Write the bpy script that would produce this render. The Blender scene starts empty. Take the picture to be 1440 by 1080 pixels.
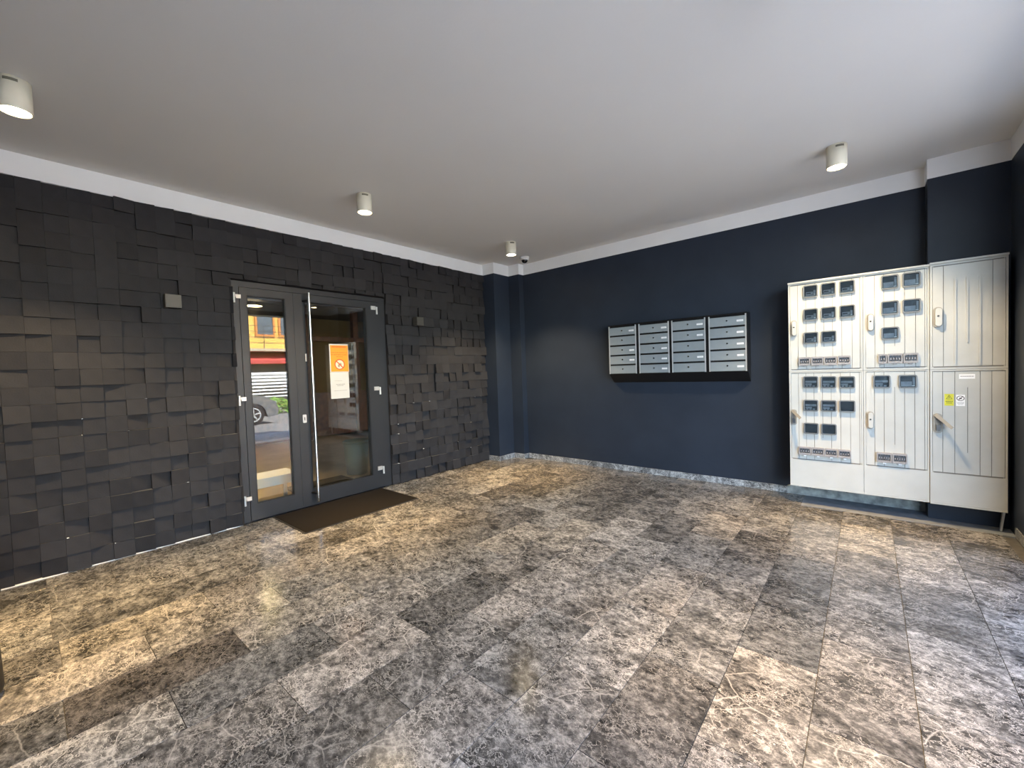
import bpy, math, random
from mathutils import Matrix, Vector
random.seed(7)
SC = bpy.context.scene
COL = SC.collection

# ------------------------------------------------------------------ camera
cam_d = bpy.data.cameras.new('camera')
cam_d.sensor_fit = 'HORIZONTAL'; cam_d.sensor_width = 36.0
cam_d.lens = 36.0 * 590.52 / 1440.0
cam_d.clip_start = 0.02; cam_d.clip_end = 300
cam = bpy.data.objects.new('camera', cam_d); COL.objects.link(cam)
CAM = Vector((4.2012, -4.8069, 1.2824))
cam.matrix_world = Matrix(((0.76301762, 0.00529427, 0.64635601, CAM.x),
                           (0.64545676, 0.0471192, -0.76234202, CAM.y),
                           (-0.03449182, 0.99887524, 0.03253555, CAM.z),
                           (0, 0, 0, 1)))
SC.camera = cam

# ------------------------------------------------------------------ sky, sun, exposure
SUN_EL, SUN_AZ = math.radians(56), math.radians(-72)
world = bpy.data.worlds.new('sky'); SC.world = world; world.use_nodes = True
wn = world.node_tree.nodes; wn.clear()
sky = wn.new('ShaderNodeTexSky'); sky.sky_type = 'NISHITA'; sky.sun_disc = False
sky.sun_elevation = SUN_EL; sky.sun_rotation = SUN_AZ; sky.air_density = 1.0; sky.dust_density = 1.0
bg = wn.new('ShaderNodeBackground'); bg.inputs['Strength'].default_value = 0.88
wo = wn.new('ShaderNodeOutputWorld')
world.node_tree.links.new(sky.outputs[0], bg.inputs['Color'])
world.node_tree.links.new(bg.outputs[0], wo.inputs['Surface'])
sun_d = bpy.data.lights.new('sun', 'SUN'); sun_d.energy = 18.0; sun_d.angle = math.radians(0.6); sun_d.color = (1, .93, .82)
sun = bpy.data.objects.new('sun', sun_d); COL.objects.link(sun)
sd = Vector((math.cos(SUN_EL) * math.sin(SUN_AZ), math.cos(SUN_EL) * math.cos(SUN_AZ), math.sin(SUN_EL)))
sun.rotation_euler = sd.to_track_quat('Z', 'Y').to_euler()
sun.location = (-6, 4, 14)
vs = SC.view_settings
vs.view_transform = 'Standard'; vs.look = 'None'; vs.gamma = 1.0; vs.use_curve_mapping = False
vs.exposure = 1.4
LAMP_W = 190.0      # warm core of each ceiling lamp
SPILL_W = 116.0     # its wider, softer skirt

# ------------------------------------------------------------------ materials
MATS = {}
def new_mat(name):
    m = bpy.data.materials.new(name); m.use_nodes = True
    return m, m.node_tree.nodes, m.node_tree.links, m.node_tree.nodes['Principled BSDF']
def mat(name, col, rough=.5, metal=0.0, var=0.0, scale=8.0, bump=0.0, bscale=60.0, spec=.5, emit=None, estr=0.0, coat=0.0):
    if name in MATS: return MATS[name]
    m, N, L, b = new_mat(name)
    b.inputs['Base Color'].default_value = (*col, 1)
    b.inputs['Roughness'].default_value = rough; b.inputs['Metallic'].default_value = metal
    b.inputs['Specular IOR Level'].default_value = spec
    b.inputs['Coat Weight'].default_value = coat
    tc = N.new('ShaderNodeTexCoord')
    if var > 0:
        n = N.new('ShaderNodeTexNoise'); n.inputs['Scale'].default_value = scale; n.inputs['Detail'].default_value = 6
        L.new(tc.outputs['Object'], n.inputs['Vector'])
        r = N.new('ShaderNodeValToRGB')
        r.color_ramp.elements[0].position = .3; r.color_ramp.elements[1].position = .7
        r.color_ramp.elements[0].color = (*[c * (1 - var) for c in col], 1)
        r.color_ramp.elements[1].color = (*[min(1, c * (1 + var)) for c in col], 1)
        L.new(n.outputs['Fac'], r.inputs['Fac']); L.new(r.outputs['Color'], b.inputs['Base Color'])
    if bump > 0:
        n2 = N.new('ShaderNodeTexNoise'); n2.inputs['Scale'].default_value = bscale; n2.inputs['Detail'].default_value = 4
        L.new(tc.outputs['Object'], n2.inputs['Vector'])
        bp = N.new('ShaderNodeBump'); bp.inputs['Strength'].default_value = bump; bp.inputs['Distance'].default_value = .004
        L.new(n2.outputs['Fac'], bp.inputs['Height']); L.new(bp.outputs['Normal'], b.inputs['Normal'])
    if emit:
        b.inputs['Emission Color'].default_value = (*emit, 1); b.inputs['Emission Strength'].default_value = estr
    MATS[name] = m
    return m

def marble_mat(name, use_obj=True, tint=(1, 1, 1), rough=.15, mul=1.0):
    m, N, L, b = new_mat(name)
    geo = N.new('ShaderNodeNewGeometry'); oi = N.new('ShaderNodeObjectInfo')
    off = N.new('ShaderNodeMath'); off.operation = 'MULTIPLY'; off.inputs[1].default_value = 57.0
    L.new(oi.outputs['Random'], off.inputs[0])
    add = N.new('ShaderNodeVectorMath'); add.operation = 'ADD'
    L.new(geo.outputs['Position'], add.inputs[0]); L.new(off.outputs[0], add.inputs[1])
    rot = N.new('ShaderNodeMapping'); rot.inputs['Rotation'].default_value = (0, 0, .55); rot.inputs['Scale'].default_value = (1, 1.3, 1)
    L.new(add.outputs[0], rot.inputs['Vector'])
    wn_ = N.new('ShaderNodeTexNoise'); wn_.inputs['Scale'].default_value = 9.0; wn_.inputs['Detail'].default_value = 6
    L.new(rot.outputs[0], wn_.inputs['Vector'])
    wsub = N.new('ShaderNodeVectorMath'); wsub.operation = 'MULTIPLY_ADD'; wsub.inputs[1].default_value = (.05, .05, .05)
    L.new(wn_.outputs['Color'], wsub.inputs[0]); L.new(rot.outputs[0], wsub.inputs[2])
    # mottled ground
    n1 = N.new('ShaderNodeTexNoise'); n1.inputs['Scale'].default_value = 24.0; n1.inputs['Detail'].default_value = 10; n1.inputs['Roughness'].default_value = .74
    L.new(rot.outputs[0], n1.inputs['Vector'])
    r1 = N.new('ShaderNodeValToRGB'); e = r1.color_ramp.elements
    e[0].position = .34; e[0].color = (.036 * mul, .037 * mul, .039 * mul, 1)
    e[1].position = .68; e[1].color = (.375 * mul, .372 * mul, .366 * mul, 1)
    k = r1.color_ramp.elements.new(.5); k.color = (.131 * mul, .131 * mul, .132 * mul, 1)
    L.new(n1.outputs['Fac'], r1.inputs['Fac'])
    # broad cloudiness
    n0 = N.new('ShaderNodeTexNoise'); n0.inputs['Scale'].default_value = 6.0; n0.inputs['Detail'].default_value = 7
    L.new(rot.outputs[0], n0.inputs['Vector'])
    c0 = N.new('ShaderNodeMapRange'); c0.inputs['From Min'].default_value = .35; c0.inputs['From Max'].default_value = .65
    c0.inputs['To Min'].default_value = .5; c0.inputs['To Max'].default_value = 1.5
    L.new(n0.outputs['Fac'], c0.inputs['Value'])
    cm = N.new('ShaderNodeMix'); cm.data_type = 'RGBA'; cm.blend_type = 'MULTIPLY'; cm.inputs['Factor'].default_value = 1
    L.new(r1.outputs['Color'], cm.inputs['A']); L.new(c0.outputs[0], cm.inputs['B'])
    cur = cm.outputs['Result']
    def layer(fac):
        mx = N.new('ShaderNodeMix'); mx.data_type = 'RGBA'
        L.new(fac, mx.inputs['Factor']); L.new(cur, mx.inputs['A']); mx.inputs['B'].default_value = (.62 * mul, .61 * mul, .595 * mul, 1)
        return mx.outputs['Result']
    def gate(scale, lo, hi, src):
        nm = N.new('ShaderNodeTexNoise'); nm.inputs['Scale'].default_value = scale; nm.inputs['Detail'].default_value = 3
        L.new(add.outputs[0], nm.inputs['Vector'])
        mm = N.new('ShaderNodeMapRange'); mm.inputs['From Min'].default_value = lo; mm.inputs['From Max'].default_value = hi
        L.new(nm.outputs['Fac'], mm.inputs['Value'])
        mu = N.new('ShaderNodeMath'); mu.operation = 'MULTIPLY'; L.new(src, mu.inputs[0]); L.new(mm.outputs[0], mu.inputs[1])
        return mu.outputs[0]
    # fine white filaments: thin iso-lines of noise
    for (sc, w, st, gs, lo, hi) in ((22.0, .018, .9, 5.0, .42, .56), (11.0, .010, 1.0, 3.0, .45, .58), (44.0, .026, .7, 6.0, .42, .58)):
        nf = N.new('ShaderNodeTexNoise'); nf.inputs['Scale'].default_value = sc; nf.inputs['Detail'].default_value = 5; nf.inputs['Roughness'].default_value = .6
        L.new(wsub.outputs[0], nf.inputs['Vector'])
        sb = N.new('ShaderNodeMath'); sb.operation = 'SUBTRACT'; sb.inputs[1].default_value = .5; L.new(nf.outputs['Fac'], sb.inputs[0])
        ab = N.new('ShaderNodeMath'); ab.operation = 'ABSOLUTE'; L.new(sb.outputs[0], ab.inputs[0])
        mr = N.new('ShaderNodeMapRange'); mr.inputs['From Min'].default_value = 0; mr.inputs['From Max'].default_value = w
        mr.inputs['To Min'].default_value = st; mr.inputs['To Max'].default_value = 0
        L.new(ab.outputs[0], mr.inputs['Value'])
        cur = layer(gate(gs, lo, hi, mr.outputs[0]))
    # a few long straight veins
    v = N.new('ShaderNodeTexVoronoi'); v.feature = 'DISTANCE_TO_EDGE'; v.inputs['Scale'].default_value = 4.2
    L.new(wsub.outputs[0], v.inputs['Vector'])
    mr = N.new('ShaderNodeMapRange'); mr.inputs['From Min'].default_value = 0; mr.inputs['From Max'].default_value = .016
    mr.inputs['To Min'].default_value = .62; mr.inputs['To Max'].default_value = 0
    L.new(v.outputs['Distance'], mr.inputs['Value'])
    cur = layer(gate(2.2, .48, .6, mr.outputs[0]))
    mt = N.new('ShaderNodeMix'); mt.data_type = 'RGBA'; mt.blend_type = 'MULTIPLY'; mt.inputs['Factor'].default_value = 1
    L.new(cur, mt.inputs['A'])
    if use_obj: L.new(oi.outputs['Color'], mt.inputs['B'])
    else: mt.inputs['B'].default_value = (*tint, 1)
    L.new(mt.outputs['Result'], b.inputs['Base Color'])
    b.inputs['Specular IOR Level'].default_value = .38
    rr = N.new('ShaderNodeMapRange'); rr.inputs['To Min'].default_value = rough * .7; rr.inputs['To Max'].default_value = rough * 1.6
    L.new(n1.outputs['Fac'], rr.inputs['Value']); L.new(rr.outputs[0], b.inputs['Roughness'])
    bp = N.new('ShaderNodeBump'); bp.inputs['Strength'].default_value = .06; bp.inputs['Distance'].default_value = .002
    L.new(n1.outputs['Fac'], bp.inputs['Height']); L.new(bp.outputs['Normal'], b.inputs['Normal'])
    MATS[name] = m
    return m

def glass_mat(name, ior=1.75, tint=(.86, .88, .86)):
    m = bpy.data.materials.new(name); m.use_nodes = True
    N, L = m.node_tree.nodes, m.node_tree.links; N.clear()
    fr = N.new('ShaderNodeFresnel'); fr.inputs['IOR'].default_value = ior
    tr = N.new('ShaderNodeBsdfTransparent'); tr.inputs['Color'].default_value = (*tint, 1)
    gl = N.new('ShaderNodeBsdfGlossy'); gl.inputs['Roughness'].default_value = 0.004
    mx = N.new('ShaderNodeMixShader'); o = N.new('ShaderNodeOutputMaterial')
    L.new(fr.outputs[0], mx.inputs[0]); L.new(tr.outputs[0], mx.inputs[1]); L.new(gl.outputs[0], mx.inputs[2]); L.new(mx.outputs[0], o.inputs['Surface'])
    MATS[name] = m
    return m

M_TILE = marble_mat('marble_tile', mul=.62)
M_SKIRT = marble_mat('marble_skirting', False, (.95, 1.0, 1.05), .3, 1.25)
M_GLASS = glass_mat('door_glass')
M_MGLASS = glass_mat('meter_glass', 1.4, (.95, .97, .98))
M_PAINT = mat('anthracite_paint', (.024, .032, .048), .5, var=.1, scale=3, bump=.12, bscale=180, spec=.22)
M_CLAD = mat('anthracite_cladding', (.031, .0295, .031), .6, var=.14, scale=9, bump=.2, bscale=120, spec=.15)
M_LEDGE = mat('pale_ledge', (.085, .085, .088), .8, var=.2, scale=15)
M_WHITE = mat('white_paint', (.84, .84, .83), .7, var=.03, scale=2.5, bump=.1, bscale=90)
M_CEIL = mat('ceiling_paint', (.715, .705, .675), .8, var=.02, scale=1.2, bump=.08, bscale=70)
M_GROUT = mat('grout', (.07, .066, .062), .9, var=.2, scale=20)
M_FRAME = mat('grey_aluminium', (.032, .035, .040), .38, metal=.25, var=.05, scale=5, bump=.05, bscale=300)
M_GASKET = mat('black_rubber', (.008, .008, .009), .6, var=.1)
M_STEEL = mat('brushed_steel', (.75, .74, .72), .22, metal=1.0, var=.04, scale=30)
M_SILVER = mat('silver_paint', (.62, .62, .61), .35, metal=.5, var=.04)
M_MAT = mat('mat_fibre', (.011, .0095, .0085), .95, var=.25, scale=120, bump=.6, bscale=500, spec=.08)
M_MATEDGE = mat('mat_rubber', (.010, .010, .010), .7, var=.1)
M_BLACK = mat('black_metal', (.006, .006, .007), .35, var=.1)
M_MAILGREY = mat('mailbox_grey', (.29, .325, .34), .36, metal=.15, var=.05, scale=6)
M_MAILEDGE = mat('mailbox_profile', (.55, .56, .56), .35, metal=.4, var=.04)
M_LABEL = mat('label_white', (.90, .90, .89), .5, var=.03)
M_INK = mat('ink_dark', (.05, .05, .055), .6, var=.05)
M_CAB = mat('cabinet_polyester', (.50, .505, .475), .42, var=.07, scale=4.5, bump=.06, bscale=140)
M_CABDK = mat('cabinet_groove', (.20, .195, .18), .7, var=.1)
M_HANDLE = mat('handle_plastic', (.30, .285, .25), .4, var=.06)
M_WFRAME = mat('meter_window_frame', (.15, .165, .175), .4, var=.08)
M_METER = mat('meter_body', (.05, .06, .068), .5, var=.15, scale=20)
M_METERL = mat('meter_face', (.26, .29, .31), .45, var=.2, scale=30)
M_FLAP = mat('fuse_flap_plastic', (.30, .29, .29), .4, var=.12, scale=25)
M_BRK = mat('breaker_dark', (.10, .105, .115), .4, var=.15, scale=30)
M_CREAM = mat('lamp_enamel', (.78, .74, .60), .4, var=.03)
M_EMIT = mat('lamp_diffuser', (1, .95, .8), .5, emit=(1, .78, .45), estr=30.0)
M_EMIT2 = mat('hall_diffuser', (1, .95, .8), .5, emit=(1, .80, .40), estr=12.0)
M_SCREED = mat('screed', (.16, .18, .205), .8, var=.22, scale=12, bump=.5, bscale=40)
M_PLASTER = mat('rough_plaster', (.30, .32, .32), .9, var=.45, scale=16, bump=.8, bscale=45)
M_BRONZE = mat('sconce_metal', (.085, .078, .066), .45, metal=.3, var=.06)

# ------------------------------------------------------------------ mesh builder
class MB:
    def __init__(s): s.v = []; s.f = []; s.m = []; s.sm = []
    def add(s, vs_, fs, mi=0, smooth=False):
        o = len(s.v); s.v += [tuple(v) for v in vs_]
        for f in fs: s.f.append([i + o for i in f]); s.m.append(mi); s.sm.append(smooth)
        return s
    def box(s, x0, x1, y0, y1, z0, z1, mi=0):
        if x0 > x1: x0, x1 = x1, x0
        if y0 > y1: y0, y1 = y1, y0
        if z0 > z1: z0, z1 = z1, z0
        return s.add([(x0, y0, z0), (x1, y0, z0), (x1, y1, z0), (x0, y1, z0), (x0, y0, z1), (x1, y0, z1), (x1, y1, z1), (x0, y1, z1)],
                     [(3, 2, 1, 0), (4, 5, 6, 7), (0, 1, 5, 4), (1, 2, 6, 5), (2, 3, 7, 6), (3, 0, 4, 7)], mi)
    def cyl(s, c, ax, r0, h, n=24, r1=None, mi=0, caps=True, smooth=True):
        """cylinder/cone from point c along axis vector ax (unit) of length h"""
        if r1 is None: r1 = r0
        ax = Vector(ax).normalized(); c = Vector(c)
        t = ax.orthogonal().normalized(); b = ax.cross(t)
        ring = [(t * math.cos(2 * math.pi * i / n) + b * math.sin(2 * math.pi * i / n)) for i in range(n)]
        vs_ = [c + q * r0 for q in ring] + [c + ax * h + q * r1 for q in ring]
        s.add(vs_, [(i, (i + 1) % n, n + (i + 1) % n, n + i) for i in range(n)], mi, smooth)
        if caps:
            s.add([c + q * r0 for q in ring], [tuple(range(n))[::-1]], mi)
            s.add([c + ax * h + q * r1 for q in ring], [tuple(range(n))], mi)
        return s
    def lathe(s, c, prof, n=32, mi=0, smooth=True):
        """profile of (r, z) about vertical axis through c"""
        vs_ = []
        for (r, z) in prof:
            for i in range(n):
                a = 2 * math.pi * i / n; vs_.append((c[0] + r * math.cos(a), c[1] + r * math.sin(a), c[2] + z))
        fs = []
        for k in range(len(prof) - 1):
            for i in range(n):
                j = (i + 1) % n; fs.append((k * n + i, k * n + j, (k + 1) * n + j, (k + 1) * n + i))
        return s.add(vs_, fs, mi, smooth)
    def prism(s, poly, o, e1, e2, e3, h, mi=0):
        """polygon (a,b) in plane e1,e2 at o extruded by h along e3"""
        o, e1, e2, e3 = Vector(o), Vector(e1), Vector(e2), Vector(e3)
        n = len(poly)
        A = [o + e1 * a + e2 * b for a, b in poly]; B = [q + e3 * h for q in A]
        if e1.cross(e2).dot(e3) * h * sum(poly[i][0] * poly[(i + 1) % n][1] - poly[(i + 1) % n][0] * poly[i][1] for i in range(n)) < 0:
            A, B = B, A
        s.add(A + B, [tuple(range(n))[::-1], tuple(range(n, 2 * n))] + [(i, (i + 1) % n, n + (i + 1) % n, n + i) for i in range(n)], mi)
        return s
    def ring(s, outer, inner, o, e1, e2, e3, h, mi=0):
        """closed frame between two loops with equal vertex count, extruded by h along e3"""
        o, e1, e2, e3 = Vector(o), Vector(e1), Vector(e2), Vector(e3); n = len(outer)
        P = lambda l, d: [o + e1 * a + e2 * b + e3 * d for a, b in l]
        V = P(outer, 0) + P(inner, 0) + P(outer, h) + P(inner, h)
        F = []
        for i in range(n):
            j = (i + 1) % n
            F += [(2 * n + i, 2 * n + j, 3 * n + j, 3 * n + i), (i, n + i, n + j, j), (i, j, 2 * n + j, 2 * n + i), (n + i, 3 * n + i, 3 * n + j, n + j)]
        return s.add(V, F, mi)
    def tube(s, pts, r, n=10, mi=0):
        for a, b in zip(pts[:-1], pts[1:]):
            d = Vector(b) - Vector(a); s.cyl(a, d, r, d.length, n, mi=mi)
        return s
    def mesh(s, name, mats):
        me = bpy.data.meshes.new(name); me.from_pydata(s.v, [], s.f)
        for q in (mats if isinstance(mats, (list, tuple)) else [mats]): me.materials.append(q)
        me.polygons.foreach_set('material_index', s.m); me.polygons.foreach_set('use_smooth', s.sm); me.update()
        return me
    def build(s, name, mats, parent=None, loc=None):
        return link(name, s.mesh(name, mats), parent, loc)
WPOS = {}
def link(name, me, parent=None, loc=None):
    o = bpy.data.objects.new(name, me); COL.objects.link(o)
    if loc is not None: o.location = loc
    if parent is not None:
        o.parent = parent
        # parts are built in world coordinates: cancel the parent's own offset
        o.matrix_parent_inverse = Matrix.Translation(-WPOS[parent.name])
    WPOS[o.name] = Vector(loc) if loc is not None else Vector((0, 0, 0))
    return o
def empty(name, loc):
    o = bpy.data.objects.new(name, None); COL.objects.link(o); o.location = loc; o.empty_display_size = .05; WPOS[o.name] = Vector(loc)
    return o
def tag(o, label=None, cat=None, group=None, kind=None):
    if label: o['label'] = label
    if cat: o['category'] = cat
    if group: o['group'] = group
    if kind: o['kind'] = kind
    return o
def rrect(x0, x1, y0, y1, r, n=4):
    pts = []
    for cx, cy, a0 in ((x1 - r, y1 - r, 0), (x0 + r, y1 - r, 90), (x0 + r, y0 + r, 180), (x1 - r, y0 + r, 270)):
        for i in range(n + 1):
            a = math.radians(a0 + 90 * i / n); pts.append((cx + r * math.cos(a), cy + r * math.sin(a)))
    return pts
X, Y, Z = (1, 0, 0), (0, 1, 0), (0, 0, 1)

# ================================================================== THE SETTING
H, HB = 2.80, 2.6494
YA = -0.423; X1 = .2135; Y2 = -.1039; X2 = .4068; XC = 4.5626; YC = -.1768; XR = 4.9877
YF = -5.75                     # wall behind the camera
OP0 = -.95                     # street opening starts here in the right wall
DY0, DY1, DZ = -3.56, -2.035, 2.165   # door hole in the left wall

# ---- floor: base slab and single marble tiles
fl = MB().box(-.25, XR + .02, YF - .2, .2, -.25, -.012).build('floor', M_GROUT)
tag(fl, 'polished grey veined marble tile floor of the lobby', 'floor', kind='structure')
SW, TL = .2945, .5935
offs = {-1: .0, 0: -4.73, 1: -4.445, 2: -4.745, 3: -4.458, 4: -4.15, 5: -3.892, 6: -3.622, 7: -3.32, 8: -3.05, 9: -2.75, 10: -3.05, 11: -2.152, 12: -2.45}
dark = {(2, -4.745): (.62, .58, .55), (9, -2.16): (.52, .54, .56), (9, -2.75): (.62, .64, .66), (5, -3.892): (1.0, 1.0, 1.0),
        (3, -5.05): (1.75, 1.7, 1.62), (10, -3.64): (1.3, 1.25, 1.15), (9, -3.34): (1.35, 1.3, 1.22), (6, -1.84): (.62, .62, .62), (4, -2.37): (1.35, 1.3, 1.22),
        (1, -1.48): (.68, .66, .62), (1, -5.04): (1.55, 1.48, 1.38), (1, -4.445): (1.35, 1.3, 1.2), (0, -4.73): (1.3, 1.25, 1.15), (2, -4.15): (1.35, 1.3, 1.22),
        (7, -1.54): (1.2, 1.15, 1.08), (3, -2.68): (1.4, 1.34, 1.25), (10, -1.27): (1.25, 1.2, 1.1)}
tile_mesh = {}
G = .0012
def floor_tile(x0, x1, y0, y1, tone):
    w, l = round(x1 - x0, 4), round(y1 - y0, 4)
    if w < .03 or l < .03: return
    if (w, l) not in tile_mesh:
        b = MB(); e = .0002
        a, c = w / 2 - G, l / 2 - G
        b.add([(-a, -c, -.01), (a, -c, -.01), (a, c, -.01), (-a, c, -.01), (-a, -c, -e), (a, -c, -e), (a, c, -e), (-a, c, -e),
               (-a + e, -c + e, 0), (a - e, -c + e, 0), (a - e, c - e, 0), (-a + e, c - e, 0)],
              [(8, 9, 10, 11)] + [(i, (i + 1) % 4, 4 + (i + 1) % 4, 4 + i) for i in range(4)] + [(4 + i, 4 + (i + 1) % 4, 8 + (i + 1) % 4, 8 + i) for i in range(4)])
        tile_mesh[(w, l)] = b.mesh('floor_tile', M_TILE)
    o = link('floor_tile', tile_mesh[(w, l)], fl, ((x0 + x1) / 2, (y0 + y1) / 2, 0))
    o.color = (*tone, 1)
rt = random.Random(11)
for k in range(-5, 13):
    x0, x1 = 1.0935 + SW * k, 1.0935 + SW * (k + 1)
    if x1 <= -.03: continue
    x0c, x1c = max(x0, -.008), min(x1, XR)
    base = offs.get(k, -4.445 if k % 2 else -4.74)
    ymax = -.36 if k >= 9 else 0.0
    n0 = int((YF - base) / TL) - 2
    for j in range(n0, 14):
        y0, y1 = base + TL * j, base + TL * (j + 1)
        t = min(max(rt.gauss(1.0, .22), .6), 1.5); wm = rt.uniform(-.02, .03)
        tone = (t * (1 + wm), t, t * (1 - wm))
        for (kk, yy), c in dark.items():
            if kk == k and abs(yy - y0) < .12: tone = c
        a, c = max(y0, YF), min(y1, ymax)
        if x1c < X1 + .15: c = min(c, YA if x0c < X1 else Y2)
        elif x0c < X2: c = min(c, Y2 if x0c < X2 - .1 else 0)
        if c - a > .03: floor_tile(x0c, x1c, a, c, tone)
sc_ = MB().box(3.725, XR, -.357, 0, -.0119, -.001).build('floor_screed', M_SCREED)
tag(sc_, 'bare blue grey screed strip under the meter cabinets', 'floor', kind='structure')

# ---- ceiling
c_ = MB().box(-.25, XR + .3, YF - .2, .3, H, H + .95).build('ceiling', M_CEIL)  # slab thickened upward, out of view, to lengthen its sun shadow outside
tag(c_, 'plain light grey painted lobby ceiling', 'ceiling', kind='structure')

# ---- left wall backing with door hole + single cladding tiles
XB = -.024
b = MB()
b.box(-.25, XB, YF, DY0, 0, H); b.box(-.25, XB, DY1, YA, 0, H); b.box(-.25, XB, DY0, DY1, DZ, H)
wl = b.build('wall_left', M_CLAD); tag(wl, 'dark wall clad in tilted square relief tiles around the door', 'wall', kind='structure')
PC, PR = .11708, .1158
rv = random.Random(5)
def wedge(w, h, d):
    """tile with own corner depths d = (y0z0, y1z0, y1z1, y0z1), back open"""
    a, c = w / 2, h / 2
    V = [(0, -a, -c), (0, a, -c), (0, a, c), (0, -a, c), (d[0], -a, -c), (d[1], a, -c), (d[2], a, c), (d[3], -a, c)]
    F = [(2, 3, 7, 6), (4, 5, 6), (4, 6, 7), (0, 1, 5, 4), (1, 2, 6, 5), (3, 0, 4, 7)]
    return V, F
def add_wedge(b, V, F):
    o = len(b.f); b.add(V, F); b.m[o] = 1      # first face: top ledge in a paler colour
def rand_depths():
    base = rv.uniform(.011, .046)
    t1 = rv.choice([-1, 1, 1]) * rv.uniform(.002, .013); t2 = rv.choice([-1, -1, 1]) * rv.uniform(.001, .009)
    return [max(.003, base + t1 * sy + t2 * sz) for sy, sz in ((-1, -1), (1, -1), (1, 1), (-1, 1))]
VAR = []; GAP = .0013
for i in range(36):
    b = MB(); V, F = wedge(PC - GAP, PR - GAP, rand_depths()); add_wedge(b, V, F); VAR.append(b)
cells = []
for c in range(-9, 37):
    for r in range(0, 23):
        y0, y1 = -4.755 + PC * c, -4.755 + PC * (c + 1); z0, z1 = .006 + PR * r, .006 + PR * (r + 1)
        y0 = max(y0, YF); y1 = min(y1, YA); z1 = min(z1, HB)
        if z1 - z0 < .02 or y1 - y0 < .02: continue
        # clip against the door hole
        if z0 < DZ - .001 and y1 > DY0 + .001 and y0 < DY1 - .001:
            if z1 > DZ + .02 and y0 > DY0 - .07 and y1 < DY1 + .07: z0 = DZ
            elif y0 < DY0 - .015 and y1 > DY0: y1 = DY0
            elif y1 > DY1 + .015 and y0 < DY1: y0 = DY1
            else: continue
        cells.append((y0, y1, z0, z1))
def seen(c):
    p = Vector((0, (c[0] + c[1]) / 2, (c[2] + c[3]) / 2)); d = p - CAM
    vis = p.y > -4.93
    return (1 if vis else 0) * (c[1] - c[0]) * (c[3] - c[2]) * abs(d.x) / d.length ** 3
cells.sort(key=seen, reverse=True)
vm = [v.mesh('wall_tile', [M_CLAD, M_LEDGE]) for v in VAR]
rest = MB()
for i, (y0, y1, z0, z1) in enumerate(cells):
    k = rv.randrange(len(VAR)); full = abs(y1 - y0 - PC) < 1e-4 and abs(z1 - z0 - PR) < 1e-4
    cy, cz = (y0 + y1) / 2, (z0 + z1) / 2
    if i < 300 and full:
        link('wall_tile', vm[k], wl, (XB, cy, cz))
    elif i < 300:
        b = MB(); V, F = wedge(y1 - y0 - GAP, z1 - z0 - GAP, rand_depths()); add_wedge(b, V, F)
        link('wall_tile', b.mesh('wall_tile', [M_CLAD, M_LEDGE]), wl, (XB, cy, cz))
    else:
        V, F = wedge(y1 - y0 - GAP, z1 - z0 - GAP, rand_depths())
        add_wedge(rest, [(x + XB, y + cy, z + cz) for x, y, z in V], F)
tag(rest.build('wall_tiles', [M_CLAD, M_LEDGE], wl), 'farther dark relief tiles', kind='stuff')
# chipped paint specks along tile edges
ch = MB(); rc = random.Random(3)
for i in range(46):
    z = .006 + PR * rc.choice([1, 2, 2, 3, 3, 4, 4, 5, 6, 8]) if i < 38 else .006 + PR * rc.randrange(8, 20)
    y = -4.755 + PC * rc.randrange(0, 37) + rc.uniform(-.012, .012)
    if DY0 - .02 < y < DY1 + .02 and z < DZ: continue
    s1, s2 = rc.uniform(.002, .007), rc.uniform(.0015, .003)
    ch.box(XB, .009, y - s1, y + s1, z - s2, z + s2)
tag(ch.build('paint_chips', M_LABEL, wl), 'white chips in the dark paint', kind='stuff')

# ---- corner pillar, back wall, right column, right wall, lintel, front wall
b = MB(); b.prism([(-.25, YA), (X1, YA), (X1, Y2), (X2, Y2), (X2, 0), (X2, .25), (-.25, .25)], (0, 0, 0), X, Y, Z, H)
tag(b.build('wall_corner', M_PAINT), 'stepped anthracite corner pillar between tiled wall and mailbox wall', 'wall', kind='structure')
b = MB().box(X2, XC, 0, .25, 0, H)
wb = b.build('wall_back', M_PAINT); tag(wb, 'smooth anthracite wall behind mailboxes and meter cabinets', 'wall', kind='structure')
b = MB().box(XC, XR, YC, .25, 0, H)
tag(b.build('wall_column', M_PAINT), 'shallow dark blue column above the right meter cabinet', 'wall', kind='structure')
b = MB().box(XR, XR + .3, OP0, .25, 0, H); b.box(XR, XR + .3, YF - .2, OP0, 2.57, H)
tag(b.build('wall_right', M_PAINT), 'dark right wall with the wide street opening beside the cabinets', 'wall', kind='structure')
b = MB().box(-.25, XR + .3, YF - .25, YF, 0, H)
tag(b.build('wall_front', M_PAINT), 'dark wall opposite the mailbox wall', 'wall', kind='structure')
# plaster kick under cabinets
b = MB(); rp = random.Random(9)
xs = [3.60 + i * .045 for i in range(22)] + [XC - .002]
top = [.085 + rp.uniform(-.02, .035) for _ in xs]; top[0] = .07
for i in range(len(xs) - 1):
    b.add([(xs[i], -.0125, 0), (xs[i + 1], -.0125, 0), (xs[i + 1], -.010, top[i + 1]), (xs[i], -.010, top[i]),
           (xs[i], 0, 0), (xs[i + 1], 0, 0), (xs[i + 1], 0, top[i + 1] + .006), (xs[i], 0, top[i] + .006)],
          [(0, 1, 2, 3), (3, 2, 6, 7)])
tag(b.build('trim_1', M_PLASTER), 'ragged patch of bare grey plaster under the meter cabinets', 'plaster', kind='structure')

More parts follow.
